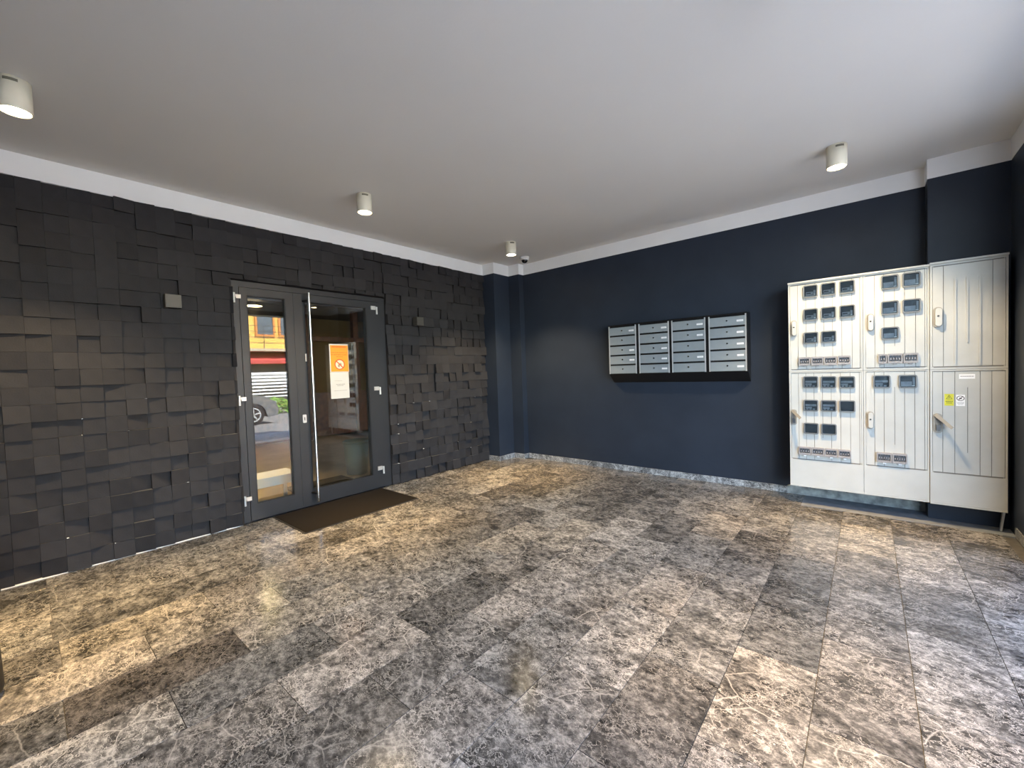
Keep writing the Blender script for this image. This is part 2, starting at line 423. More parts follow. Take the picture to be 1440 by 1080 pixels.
# ---- white band under the ceiling
T = .003
def band(n, segs, label):
    b = MB()
    for s_ in segs: b.box(*s_, HB, H - .0005)
    tag(b.build('trim_%d' % n, M_WHITE), label, 'trim', kind='structure')
band(2, [(XB, .004, YF, YA - T)], 'white painted band above the tiled wall')
band(3, [(XB, X1 + T, YA - T, YA), (X1, X1 + T, YA, Y2 - T), (X1, X2 + T, Y2 - T, Y2), (X2, X2 + T, Y2, 0)], 'white painted band stepping around the corner pillar')
band(4, [(X2 + T, XC - T, -T, 0)], 'white painted band above the mailbox wall')
band(5, [(XC - T, XC, YC - T, 0), (XC, XR - T, YC - T, YC)], 'white painted band above the shallow right column')
band(6, [(XR - T, XR, YF, YC)], 'white painted band above the street opening')
# thin white joint at the foot of the tiled wall
b = MB(); b.box(XB, .0045, -4.93, -3.575, 0, .0055)
tag(b.build('trim_7', M_LABEL), 'thin white joint line at the foot of the tiled wall', 'trim', kind='structure')
# white stone threshold of the street opening
b = MB().box(XR - .0, XR + .3, YF, OP0, -.05, .004)
tag(b.build('trim_8', mat('pale_stone', (.84, .83, .80), .3, var=.04)), 'pale stone threshold across the street opening', 'threshold', kind='structure')

# ---- marble skirting, single pieces
HS = .0668
def skirting(name, label, segs):
    root = None
    for i, (x0, x1, y0, y1) in enumerate(segs):
        if root is None:
            root = empty(name, (x0, y0, 0)); tag(root, label, 'baseboard', kind='structure')
        MB().box(x0, x1, y0, y1, 0, HS).build('skirting_tile', M_SKIRT, root)
S = .011
segs = []; x = X2 + S
while x < 3.60:
    x2 = min(x + .592, 3.60); segs.append((x + .0008, x2 - .0008, -S, 0)); x = x2
skirting('baseboard_back', 'grey marble skirting along the mailbox wall', segs)
skirting('baseboard_corner', 'grey marble skirting around the corner pillar', [(.008, X1 + S, YA - S, YA), (X1, X1 + S, YA, Y2 - S), (X1, X2 + S, Y2 - S, Y2), (X2, X2 + S, Y2, 0)])
skirting('baseboard_right', 'narrow stone skirting at the foot of the right wall', [(XR - .008, XR, -.93, -.36)])

# ================================================================== DOOR
door = empty('door_1', (-.05, -2.8, 0)); tag(door, 'dark grey aluminium glazed double door with long steel pull bar', 'door', kind='structure')
FX0, FX1 = -.11, -.028          # frame depth
b = MB()
b.box(FX0, FX1, -3.558, -3.503, 0, 2.155); b.box(FX0, FX1, -2.125, -2.04, 0, 2.155); b.box(FX0, FX1, -3.503, -2.125, 2.105, 2.155)
b.box(FX0, FX1 - .02, -3.503, -2.125, 0, .008)
b.build('door_frame', M_FRAME, door)
def leaf(y0, y1, g0, g1, gz0, gz1):
    x0, x1 = -.098, -.022
    b = MB()
    b.box(x0, x1, y0, g0, .012, 2.10); b.box(x0, x1, g1, y1, .012, 2.10)
    b.box(x0, x1, g0, g1, .012, gz0); b.box(x0, x1, g0, g1, gz1, 2.10)
    l = b.build('door_leaf', M_FRAME, door)
    g = MB(); w = .008
    for (a, c, e, f) in ((g0, g0 + w, gz0, gz1), (g1 - w, g1, gz0, gz1), (g0 + w, g1 - w, gz0, gz0 + w), (g0 + w, g1 - w, gz1 - w, gz1)):
        g.box(-.05, x1 - .003, a, c, e, f)
    g.build('glazing_gasket', M_GASKET, l)
    MB().box(-.046, -.040, g0 + .002, g1 - .002, gz0 + .002, gz1 - .002).build('glass_pane', M_GLASS, l)
    return l
L1_ = leaf(-3.500, -3.038, -3.446, -3.118, .152, 2.037)
L2_ = leaf(-3.034, -2.128, -2.945, -2.272, .160, 2.033)
MB().box(-.03, -.018, -3.048, -3.036, .012, 2.10).build('meeting_strip', M_FRAME, L1_)
for z in (2.02, 1.115, .222):
    b = MB(); b.box(-.024, -.010, -3.530, -3.492, z - .022, z + .012); b.cyl((-.012, -3.546, z - .062), Z, .0105, .088, 14)
    b.box(-.024, -.010, -3.548, -3.528, z - .01, z + .012); b.build('hinge', M_SILVER, L1_)
for z in (2.03, 1.128, .225):
    b = MB(); b.box(-.024, -.010, -2.218, -2.162, z - .018, z + .024); b.cyl((-.012, -2.148, z - .066), Z, .0105, .082, 14)
    b.box(-.024, -.010, -2.165, -2.146, z - .01, z + .018); b.build('hinge', M_SILVER, L2_)
b = MB(); b.cyl((.05, -2.927, .057), Z, .0145, 2.048, 20); b.build('pull_bar', M_STEEL, L2_)
for z in (.135, 2.03):
    MB().cyl((-.022, -2.955, z), (.072, .026, 0), .011, .076, 14).build('bar_bracket', M_BLACK, L2_)
# lock escutcheon and latch plate
b = MB(); b.prism(rrect(-3.011, -2.976, .838, .918, .008), (-.022, 0, 0), Y, Z, X, .007)
l = b.build('lock_escutcheon', M_SILVER, L2_)
MB().box(-.0152, -.0145, -2.998, -2.990, .862, .893).build('keyhole', M_INK, L2_)
MB().box(-.045, -.018, -2.958, -2.944, 1.44, 1.515).build('latch_plate', M_SILVER, L2_)

# notices on the right leaf (stuck on the glass)
XN = -.0398
def notice(name, label, y0, y1, z0, z1, m, tilt=0):
    b = MB().box(XN, XN + .0008, y0, y1, z0, z1)
    return tag(b.build(name, m), label, 'notice')
M_ORANGE = mat('orange_paper', (.74, .28, .02), .6, var=.04)
M_PAPER = mat('white_paper', (.55, .55, .53), .6, var=.03)
M_RED = mat('red_ink', (.60, .09, .02), .6, var=.05)
nt = notice('paper_notice', 'orange notice with round prohibition sign stuck on the door glass', -2.704, -2.497, 1.328, 1.62, M_PAPER)
MB().box(XN + .0008, XN + .0012, -2.694, -2.500, 1.332, 1.608).build('orange_field', M_ORANGE, nt)
b = MB(); rn = random.Random(21)
def text_line(b, y0, y1, z, h, x, gap=.0035, mi=0):
    y = y0
    while y < y1:
        w = rn.uniform(.004, .009); w = min(w, y1 - y)
        b.box(x, x + .0003, y, y + w, z - h / 2 * rn.uniform(.7, 1), z + h / 2, mi); y += w + (gap if rn.random() > .25 else gap * 2.2)
text_line(b, -2.680, -2.52, 1.590, .014, XN + .0012, .002)
tag(b.build('notice_heading', M_RED, nt), kind='stuff')
b = MB()
text_line(b, -2.685, -2.51, 1.530, .008, XN + .0012); text_line(b, -2.685, -2.51, 1.508, .008, XN + .0012); text_line(b, -2.63, -2.56, 1.487, .008, XN + .0012)
tag(b.build('notice_text', mat('brown_ink', (.28, .10, .01), .6, var=.05), nt), kind='stuff')
circ = lambda r, n=36: [(-2.598 + r * math.cos(2 * math.pi * i / n), 1.407 + r * math.sin(2 * math.pi * i / n)) for i in range(n)]
MB().prism(circ(.047), (XN + .0012, 0, 0), Y, Z, X, .0003).build('sign_disc', mat('pale_print', (.80, .62, .45), .6, var=.05), nt)
b = MB(); b.ring(circ(.056), circ(.045), (XN + .0012, 0, 0), Y, Z, X, .0007)
b.prism([(-2.636, 1.437), (-2.628, 1.445), (-2.560, 1.377), (-2.568, 1.369)], (XN + .0012, 0, 0), Y, Z, X, .0009)
b.build('prohibition_ring', M_RED, nt)
b = MB()
b.prism([(-2.622, 1.395), (-2.580, 1.398), (-2.575, 1.412), (-2.588, 1.424), (-2.602, 1.418), (-2.612, 1.408)], (XN + .0012, 0, 0), Y, Z, X, .0006)
b.prism([(-2.618, 1.378), (-2.600, 1.376), (-2.598, 1.396), (-2.616, 1.396)], (XN + .0012, 0, 0), Y, Z, X, .0006)
b.build('pictogram', mat('grey_print', (.30, .24, .18), .6, var=.05), nt)
np_ = notice('paper_notice', 'plain white printed sheet below the orange notice', -2.706, -2.503, 1.050, 1.326, M_PAPER)
b = MB()
text_line(b, -2.66, -2.58, 1.235, .004, XN + .0008); text_line(b, -2.645, -2.55, 1.198, .007, XN + .0008, .002); text_line(b, -2.635, -2.565, 1.184, .006, XN + .0008, .002)
text_line(b, -2.67, -2.53, 1.132, .004, XN + .0008, .0015)
tag(b.build('notice_text', mat('grey_ink', (.22, .22, .22), .6, var=.05), np_), kind='stuff')

# ---- doormat
dm = empty('doormat', (.34, -2.76, 0)); tag(dm, 'dark brown rectangular doormat lying in front of the glass door', 'doormat')
MB().box(.016, .668, -3.325, -2.205, .0005, .009).build('mat_pile', M_MAT, dm)
b = MB(); b.box(.004, .68, -3.337, -3.325, .0005, .006); b.box(.004, .68, -2.205, -2.193, .0005, .006); b.box(.004, .016, -3.325, -2.205, .0005, .006); b.box(.668, .68, -3.325, -2.205, .0005, .006)
b.build('mat_border', M_MATEDGE, dm)

# ---- cube sconces either side of the door
def sconce(y, label):
    r = empty('wall_lamp', (0, y, 1.86)); tag(r, label, 'wall lamp', 'cube wall lamps flanking the door')
    b = MB(); x0, x1, a, c, z0, z1, e = .024, .104, y - .05, y + .05, 1.86, 1.96, .003
    b.box(x0, x1 - e, a, c, z0, z1); b.box(x1 - e, x1, a + e, c - e, z0 + e, z1 - e)
    b.build('housing', M_BRONZE, r)
    MB().box(XB, .024, y - .035, y + .035, 1.875, 1.945).build('wall_plate', M_BLACK, r)
    b = MB(); b.cyl((.064, y, 1.8585), Z, .028, .003, 20); b.build('lens', M_GASKET, r)
sconce(-3.989, 'small bronze cube wall lamp on the tiles left of the door')
sconce(-1.635, 'small dark cube wall lamp on the tiles right of the door')

# ================================================================== CEILING LAMPS
def ceiling_lamp(x, y, label, rot=0.0):
    r = empty('ceiling_lamp', (x, y, H)); tag(r, label, 'ceiling lamp', 'cylinder spotlights under the ceiling')
    R_, hh = .061, .15
    b = MB(); b.lathe((x, y, H), [(0, 0), (R_, 0), (R_, -hh + .004), (R_ - .003, -hh), (R_ - .006, -hh), (R_ - .006, -hh + .022), (0, -hh + .022)], 40)
    b.build('housing', M_CREAM, r)
    b = MB(); b.cyl((x, y, H - hh + .008), Z, R_ - .0065, .006, 32); b.build('diffuser', M_EMIT, r)
    for a0 in (0, math.pi):     # vent slots near the top
        b = MB(); n = 8; vs_ = []
        for i in range(n + 1):
            a = rot + a0 - .42 + .84 * i / n
            for z in (-.012, -.026): vs_.append((x + (R_ + .0006) * math.cos(a), y + (R_ + .0006) * math.sin(a), H + z))
        b.add(vs_, [(2 * i, 2 * i + 1, 2 * i + 3, 2 * i + 2) for i in range(n)])
        b.build('vent_slot', mat('slot_shadow', (.16, .15, .11), .8, var=.1), r)
    for nm, en, sz, bl, cl in (('lamp_beam', LAMP_W, 52, 1.0, (1, .58, .16)), ('lamp_skirt', SPILL_W, 106, .55, (1, .76, .46))):
        ld = bpy.data.lights.new(nm, 'SPOT'); ld.energy = en; ld.color = cl; ld.spot_size = math.radians(sz); ld.spot_blend = bl; ld.shadow_soft_size = .03
        lo = bpy.data.objects.new(nm, ld); COL.objects.link(lo); lo.parent = r; lo.location = (0, 0, -hh + .004)
for (x, y, lab, ro) in ((.975, -4.745, 'cream cylinder ceiling lamp at the far left, cut by the photo edge', -.2),
                        (.975, -2.842, 'cream cylinder ceiling lamp hanging in front of the glass door', -.4),
                        (.975, -.935, 'cream cylinder ceiling lamp nearest the corner pillar and dome camera', -.6),
                        (4.04, -.945, 'cream cylinder ceiling lamp above the meter cabinets', -1.2),
                        (4.02, -2.90, 'cream cylinder ceiling lamp above the middle of the right side, at the top photo edge', -1.5)):
    ceiling_lamp(x, y, lab, ro)

# ---- dome camera
r = empty('security_camera', (.69, -.315, H)); tag(r, 'small white dome security camera on the ceiling by the corner', 'camera')
b = MB(); b.lathe((.69, -.315, H), [(0, 0), (.062, 0), (.064, -.012), (.060, -.036), (.050, -.046), (0, -.046)], 32); b.build('base', mat('camera_white', (.72, .72, .70), .4, var=.03), r)
b = MB(); b.lathe((.69, -.315, H - .044), [(.044 * math.cos(a), -.04 * math.sin(a)) for a in [i * math.pi / 2 / 8 for i in range(9)]], 28)
b.build('dome', mat('camera_dome', (.006, .006, .008), .12, var=.1), r)

# ================================================================== MAILBOXES
mb = empty('mailbox_block', (2.55, 0, 1.09)); tag(mb, 'black wall mailbox block with twenty silver grey letter boxes', 'mailboxes')
b = MB(); b.prism([(0, 1.78), (-.13, 1.78), (-.13, 1.194), (-.008, 1.089), (0, 1.089)], (1.80, -.0005, 0), Y, Z, X, 1.501)
b.build('housing', M_BLACK, mb)
MB().box(1.80, 3.301, -.142, -.13, 1.768, 1.78).build('top_lip', M_BLACK, mb)
cols = [(1.806, 2.152), (2.184, 2.532), (2.560, 2.911), (2.942, 3.292)]
rows = [(1.655, 1.749), (1.5395, 1.6385), (1.4235, 1.5225), (1.310, 1.4075), (1.1985, 1.2945)]
no_label = {(0, 1), (0, 4), (2, 2), (2, 4)}
dmesh = MB(); w_, h_ = .326, .097
dmesh.box(-w_ / 2, w_ / 2, -.006, 0, -h_ / 2, h_ / 2); dmesh.box(-w_ / 2, w_ / 2, -.0085, -.006, h_ / 2 - .004, h_ / 2)
dme = dmesh.mesh('mailbox_door', M_MAILGREY)
lk = MB(); lk.cyl((0, 0, 0), (0, -1, 0), .0085, .006, 18); lk.box(-.0012, .0012, -.0066, -.006, -.005, .005, 1); lkm = lk.mesh('lock', [M_STEEL, M_INK])
def label_mesh(i):
    b = MB(); b.box(-.03, .03, -.001, 0, -.009, .009)
    x = -.026
    while x < .024:
        w = rn.uniform(.002, .0045); b.box(x, x + w, -.0014, -.001, -.005 * rn.uniform(.6, 1), .005 * rn.uniform(.6, 1), 1); x += w + rn.uniform(.002, .004)
    return b.mesh('name_label', [M_LABEL, mat('pale_grey_ink', (.55, .56, .57), .6, var=.05)])
lbm = [label_mesh(i) for i in range(5)]
for c, (x0, x1) in enumerate(cols):
    for a in (x0, x1 - .0115):
        MB().box(a, a + .0115, -.140, -.13, 1.1965, 1.7655).build('column_profile', M_MAILEDGE, mb)
    for q, (z0, z1) in enumerate(rows):
        cx, cz = (x0 + x1) / 2, (z0 + z1) / 2
        d = link('mailbox_door', dme, mb, (cx, -.1305, cz)); d.scale = ((x1 - x0 - .025) / w_, 1, (z1 - z0 - .003) / h_)
        for nm, me, px, pz in (('lock', lkm, cx + (.0 if c < 2 else 0), cz + .006), ('name_label', None if (c, q) in no_label else lbm[(c * 3 + q) % 5], x1 - .056, cz - .002)):
            if me is None: continue
            o = bpy.data.objects.new(nm, me); COL.objects.link(o); o.parent = d
            o.location = ((px - cx) / d.scale[0], -.006, (pz - cz) / d.scale[2]); o.scale = (1 / d.scale[0], 1, 1 / d.scale[2])

# ================================================================== METER CABINETS
YD = -.300
def stad(cx, cz, w, h, n=6):
    return rrect(cx - w / 2, cx + w / 2, cz - h / 2, cz + h / 2, w / 2 - .0005, n)
def meter_window(parent, x0, x1, z0, z1, yd, style):
    cx, cz = (x0 + x1) / 2, (z0 + z1) / 2; w, h = x1 - x0, z1 - z0
    b = MB(); b.ring(rrect(x0, x1, z0, z1, .014), rrect(x0 + .009, x1 - .009, z0 + .009, z1 - .009, .008), (0, yd, 0), X, Z, (0, -1, 0), .016)
    fr = b.build('meter_window', M_WFRAME, parent)
    b = MB(); i = .009
    b.box(x0 + i, x1 - i, yd - .002, yd - .0005, z0 + i, z1 - i, 0)
    if style == 0:
        b.box(x0 + .02, x1 - .035, yd - .006, yd - .002, cz - .03, cz - .004, 1); b.box(x0 + .024, x1 - .05, yd - .0066, yd - .006, cz - .022, cz - .012, 0)
        b.box(x1 - .032, x1 - .016, yd - .006, yd - .002, cz - .034, cz + .008, 1); b.box(x0 + .014, x1 - .014, yd - .004, yd - .002, z0 + .012, cz - .034, 1)
        b.box(x1 - .030, x1 - .018, yd - .0067, yd - .006, cz - .030, cz - .026, 2)
    elif style == 1:
        b.box(x0 + .014, x1 - .03, yd - .006, yd - .002, z0 + .014, cz, 1); b.box(x1 - .026, x1 - .012, yd - .005, yd - .002, z0 + .016, z1 - .02, 1)
        b.box(x1 - .03, x1 - .014, yd - .0056, yd - .005, z0 + .016, z0 + .021, 2)
    elif style == 2:
        b.box(x0 + .014, x1 - .014, yd - .006, yd - .002, cz - .006, cz + .012, 1)
        for q in range(3): b.box(x0 + .018 + q * .024, x0 + .034 + q * .024, yd - .005, yd - .002, z0 + .014, z0 + .024, 1)
        b.box(x0 + .014, x0 + .06, yd - .006, yd - .002, cz - .026, cz - .012, 1)
    b.build('meter', [M_METER, M_METERL, M_LABEL], fr)
    MB().box(x0 + .008, x1 - .008, yd - .0125, yd - .0105, z0 + .008, z1 - .008).build('window_pane', M_MGLASS, fr)
def fuse_flap(parent, x0, x1, z0, z1, yd, n, white):
    b = MB(); b.ring(rrect(x0, x1, z0, z1, .004, 2), rrect(x0 + .008, x1 - .008, z0 + .016, z1 - .014, .003, 2), (0, yd, 0), X, Z, (0, -1, 0), .02)
    b.box(x0 + .008, x1 - .008, yd - .003, yd - .0005, z0 + .016, z1 - .014, 0)
    b.box((x0 + x1) / 2 - .012, (x0 + x1) / 2 + .012, yd - .012, yd, z0 - .009, z0)
    f = b.build('fuse_flap', M_FLAP, parent)
    b = MB(); pw = (x1 - x0 - .02) / n
    for q in range(n):
        a = x0 + .01 + q * pw
        b.box(a + .0015, a + pw - .0015, yd - .011, yd - .003, z0 + .018, z1 - .017, 0); b.box(a + pw * .3, a + pw * .7, yd - .017, yd - .011, (z0 + z1) / 2 - .009, (z0 + z1) / 2 + .004, 1)
    b.build('breaker_row', [M_BRK, M_FLAP], f)
    if white: MB().box((x0 + x1) / 2 - .008, (x0 + x1) / 2 + .012, yd - .0135, yd - .012, z0 - .012, z0 - .003).build('seal_tag', M_LABEL, f)
def handle(parent, cx, cz, yd, opened=None, w=.046, h=.142):
    b = MB(); b.prism(stad(cx, cz, w, h), (0, yd, 0), X, Z, (0, -1, 0), .012)
    hd = b.build('swing_handle', M_HANDLE, parent)
    if not opened:
        b = MB(); b.prism(stad(cx + .003, cz, w - .016, h - .018), (0, yd - .012, 0), X, Z, (0, -1, 0), .014); b.build('handle_lever', M_CAB, hd)
        MB().cyl((cx + .001, yd - .026, cz + .008), (0, -1, 0), .0065, .0015, 14).build('keyhole', M_INK, hd)
    else:
        dx, dz = opened
        b = MB(); p0 = Vector((cx - w * .28, yd - .014, cz + h / 2 - .008)); p1 = Vector((cx + dx, yd - .075, cz + h / 2 - .008 - dz)); d = (p1 - p0)
        t = Vector((d.z, 0, -d.x)).normalized() * .0125; nrm = Vector((0, -.012, 0))
        q = [p0 - t, p1 - t * .8, p1 + t * .8, p0 + t]
        b.add([*q, *[a + nrm for a in q]], [(0, 1, 2, 3), (7, 6, 5, 4), (0, 4, 5, 1), (1, 5, 6, 2), (2, 6, 7, 3), (3, 7, 4, 0)])
        b.build('handle_lever', M_HANDLE, hd)
        b = MB(); b.prism(stad(cx, cz - .012, w - .018, h - .05), (0, yd - .012, 0), X, Z, (0, -1, 0), .001); b.build('handle_recess', M_CABDK, hd)
        b = MB(); b.box(cx - .011, cx + .011, yd - .024, yd - .012, cz - .05, cz - .012); b.cyl((cx, yd - .024, cz - .03), (0, -1, 0), .008, .003, 14); b.build('lock_cylinder', M_BRK, hd)
def cabinet(x0, x1, z0, z1, zd0, zd1, grooves, label, yb, yf=0.0, plinth=None, cap=False, ribs=()):
    yd = YD - yf
    c = empty('meter_cabinet', ((x0 + x1) / 2, (yd + yb) / 2, z0)); tag(c, label, 'meter cabinet', 'electric meter cabinets')
    e = .0012
    b = MB(); b.box(x0 + e, x1 - e, yd + .012, yb, z0 + e, z1 - e)
    # front rim around the door
    b.box(x0 + e, x0 + .014, yd - .004, yd + .012, z0 + e, z1 - e); b.box(x1 - .012, x1 - e, yd - .004, yd + .012, z0 + e, z1 - e)
    b.box(x0 + .014, x1 - .012, yd - .004, yd + .012, zd1 + .003, z1 - e); b.box(x0 + .014, x1 - .012, yd - .004, yd + .012, z0 + e, zd0 - .004)
    b.build('body', M_CAB, c)
    for za, zb in ((zd0 - .007, zd0), (zd1, zd1 + .004)):
        MB().box(x0 + .022, x1 - .022, yd - .0046, yd + .004, za, zb).build('door_gap_shade', M_CABDK, c)  # dark strips stand in for the shade in the door gaps
    if cap: MB().box(x0 - .0, x1, yd - .02, yb, z1 - e, z1 + .012).build('roof_cap', M_CAB, c)
    if plinth: MB().box(x0 + e, x1 - e, yd - .007, yd - .004, z0 + .016, zd0 - .008).build('plinth_panel', M_CAB, c)
    if plinth: MB().box(x0 + e, x1 - e, yd - .010, yd + .010, z0 + e, z0 + .014).build('bottom_rail', M_CAB, c)
    # door: backing plus strips between grooves
    dx0, dx1 = x0 + .016, x1 - .014
    b = MB(); b.box(dx0, dx1, yd + .002, yd + .012, zd0, zd1, 1)
    gs = [dx0 - .0016] + sorted(g for g, *_ in grooves if dx0 < g < dx1) + [dx1 + .0016]
    lim = {g: (a, c_) for g, a, c_ in grooves}
    i = 0
    full = [g for g in gs if g not in lim or lim[g][0] is None]
    for a, c_ in zip(full[:-1], full[1:]):
        part = [g for g in gs if a < g < c_]
        if not part:
            b.box(a + .0016, c_ - .0016, yd - .002, yd + .002, zd0 + .002, zd1 - .002)
        else:
            g = part[0]; lo, hi = lim[g]
            b.box(a + .0016, c_ - .0016, yd - .002, yd + .002, hi, zd1 - .002); b.box(a + .0016, c_ - .0016, yd - .002, yd + .002, zd0 + .002, lo)
            b.box(a + .0016, g - .0016, yd - .002, yd + .002, lo, hi); b.box(g + .0016, c_ - .0016, yd - .002, yd + .002, lo, hi)
    b.build('door', [M_CAB, M_CABDK], c)
    for (rx, ra, rb) in ribs:
        b = MB(); b.prism(stad(rx, (ra + rb) / 2, .011, rb - ra, 4), (0, yd - .002, 0), X, Z, (0, -1, 0), .006); b.build('rib', M_CAB, c)
    return c, yd - .002
ZM, ZB, ZT = 1.181, .154, 1.962
N_ = None
g = lambda *a: [(x, N_, N_) for x in a]
# upper row
c, yd = cabinet(3.660, 4.174, ZM, ZT, 1.203, 1.946, g(3.731, 3.79, 3.856, 3.975, 4.037, 4.104, 4.154) + [(3.916, 1.39, 1.93)], 'upper left beige meter cabinet with eight windows and four fuse flaps', -.0005, cap=True)
for x0, x1 in ((3.772, 3.878), (3.896, 4.002), (4.021, 4.126)):
    for q, (z0, z1) in enumerate(((1.824, 1.934), (1.624, 1.730), (1.424, 1.526))):
        if q == 2 and x0 > 4.0: continue
        meter_window(c, x0, x1, z0, z1, yd, 0)
for i, (x0, x1) in enumerate(((3.735, 3.819), (3.826, 3.911), (3.916, 4.003), (4.009, 4.094))): fuse_flap(c, x0, x1, 1.236, 1.309, yd, 4, False)
handle(c, 3.702, 1.568, yd)
c, yd = cabinet(4.174, 4.562, ZM, ZT, 1.203, 1.946, g(4.247, 4.303, 4.424, 4.486, 4.537) + [(4.366, 1.37, 1.93)], 'upper middle beige meter cabinet with five windows and three fuse flaps', -.0005, cap=True)
for x0, x1, z0, z1 in ((4.285, 4.391, 1.821, 1.932), (4.410, 4.516, 1.821, 1.932), (4.285, 4.391, 1.620, 1.729), (4.410, 4.516, 1.622, 1.728), (4.286, 4.392, 1.423, 1.523)): meter_window(c, x0, x1, z0, z1, yd, 1)
for x0, x1, n in ((4.268, 4.320, 2), (4.324, 4.411, 4), (4.415, 4.500, 4)): fuse_flap(c, x0, x1, 1.234, 1.310, yd, n, False)
handle(c, 4.220, 1.569, yd)
c, yd = cabinet(4.562, 4.954, ZM - .004, ZT + .006, 1.199, 1.948, g(4.635, 4.880), 'upper right plain beige cabinet with three raised ribs and no windows', YC - .0005, .012, cap=True,
                ribs=((4.696, 1.217, 1.846), (4.756, 1.374, 1.844), (4.818, 1.212, 1.842)))
handle(c, 4.605, 1.570, yd, None, .052, .152)
# lower row
c, yd = cabinet(3.660, 4.174, ZB, ZM, .404, 1.168, g(3.730, 3.784, 3.842, 3.962, 4.025, 4.089, 4.148) + [(3.902, .60, 1.15)], 'lower left beige meter cabinet with eight windows and swung out handle', -.0005, plinth=True)
for x0, x1, z0, z1, st in ((3.766, 3.874, 1.036, 1.141, 2), (3.891, 3.998, 1.035, 1.139, 2), (4.015, 4.122, 1.034, 1.137, 2), (3.766, 3.873, .832, .934, 2), (3.890, 3.999, .834, .933, 2), (4.015, 4.122, .834, .933, 3), (3.766, 3.873, .632, .730, 3), (3.890, 3.998, .634, .729, 3)): meter_window(c, x0, x1, z0, z1, yd, st)
for x0, x1 in ((3.727, 3.817), (3.821, 3.910), (3.913, 4.001), (4.006, 4.092)): fuse_flap(c, x0, x1, .444, .515, yd, 4, True)
handle(c, 3.696, .775, yd, (.055, .062), .042, .138)
c, yd = cabinet(4.174, 4.562, ZB, ZM, .404, 1.168, g(4.243, 4.301, 4.422, 4.480, 4.535) + [(4.364, .583, 1.046)], 'lower middle beige meter cabinet with two windows side by side', -.0005, plinth=True)
for x0, x1, st in ((4.234, 4.340, 2), (4.387, 4.494, 1)): meter_window(c, x0, x1, 1.036, 1.141, yd, st)
for x0, x1 in ((4.253, 4.346), (4.349, 4.436)): fuse_flap(c, x0, x1, .437, .516, yd, 5, True)
handle(c, 4.216, .774, yd)
c, yd = cabinet(4.562, 4.954, ZB - .003, ZM - .004, .400, 1.162, g(4.631, 4.694, 4.821, 4.877) + [(4.759, .56, 1.043)], 'lower right plain beige cabinet with yellow and white warning stickers', YC - .0005, .012, plinth=True)
handle(c, 4.605, .772, yd, (.068, .092), .052, .148)
b = MB().box(4.640, 4.689, yd - .0008, yd, .906, .994); st = b.build('warning_sticker', mat('yellow_vinyl', (.62, .60, .03), .5, var=.04), c); st['label'] = 'yellow electric warning sticker'
b = MB(); yy = yd - .0008
b.ring([(4.6475, .955), (4.6815, .955), (4.6645, .988)], [(4.6515, .9575), (4.6775, .9575), (4.6645, .983)], (0, yy, 0), X, Z, (0, -1, 0), .0004)
b.prism([(4.6655, .981), (4.6605, .968), (4.6645, .968), (4.6625, .958), (4.6690, .971), (4.6650, .971)], (0, yy, 0), X, Z, (0, -1, 0), .0004)
def xline(b, x0, x1, z, h, y):
    x = x0
    while x < x1:
        w = min(rn.uniform(.003, .006), x1 - x); b.box(x, x + w, y - .0004, y, z - h / 2, z + h / 2); x += w + .0015
xline(b, 4.646, 4.684, .938, .006, yy); xline(b, 4.650, 4.680, .926, .005, yy)
tag(b.build('sticker_print', mat('green_ink', (.10, .13, .01), .6, var=.05), st), kind='stuff')
b = MB().box(4.700, 4.746, yd - .0008, yd, .905, .988); st = b.build('prohibition_sticker', M_LABEL, c); st['label'] = 'white sticker with round prohibition sign'
cc = lambda rx, rz: [(4.723 + rx * math.cos(2 * math.pi * i / 28), .962 + rz * math.sin(2 * math.pi * i / 28)) for i in range(28)]
b = MB(); b.ring(cc(.021, .019), cc(.0165, .0145), (0, yy, 0), X, Z, (0, -1, 0), .0004)
b.prism([(4.710, .950), (4.713, .947), (4.736, .974), (4.733, .977)], (0, yy, 0), X, Z, (0, -1, 0), .0004)
b.prism([(4.714, .962), (4.720, .968), (4.732, .962), (4.724, .955)], (0, yy, 0), X, Z, (0, -1, 0), .0003)
b.build('sticker_sign', mat('dark_ink', (.10, .085, .085), .6, var=.05), st)
b = MB(); xline(b, 4.704, 4.742, .932, .004, yy); xline(b, 4.706, 4.740, .924, .004, yy); xline(b, 4.710, 4.736, .916, .003, yy); tag(b.build('sticker_text', mat('soft_ink', (.35, .34, .34), .6, var=.05), st), kind='stuff')
b = MB().box(4.715, 4.796, yd - .0012, yd, 1.106, 1.140); st = b.build('name_plate', M_LABEL, c); st['label'] = 'white printed label strip'
b = MB(); xline(b, 4.722, 4.790, 1.124, .007, yd - .0012); tag(b.build('label_text', mat('soft_ink', (.35, .34, .34)), st), kind='stuff')
b = MB(); b.prism([(4.938, .154), (4.952, .154), (4.935, .0), (4.925, .0)], (0, -.27, 0), X, Z, Y, .03)
b.build('support_leg', M_SILVER, c)

# ---- black bin cut by the left photo edge
bn = empty('waste_bin', (1.405, -5.052, 0)); tag(bn, 'black round waste bin at the left photo edge', 'bin')
b = MB(); b.lathe((1.405, -5.052, 0), [(0, .002), (.13, .002), (.148, .012), (.155, .03), (.142, .50), (.134, .50), (.146, .03), (0, .03)], 40); b.build('bin_body', M_BLACK, bn)
b = MB(); b.lathe((1.405, -5.052, 0), [(.134, .499), (.145, .499), (.145, .515), (.11, .52), (.11, .50)], 40); b.build('bin_rim', M_GASKET, bn)

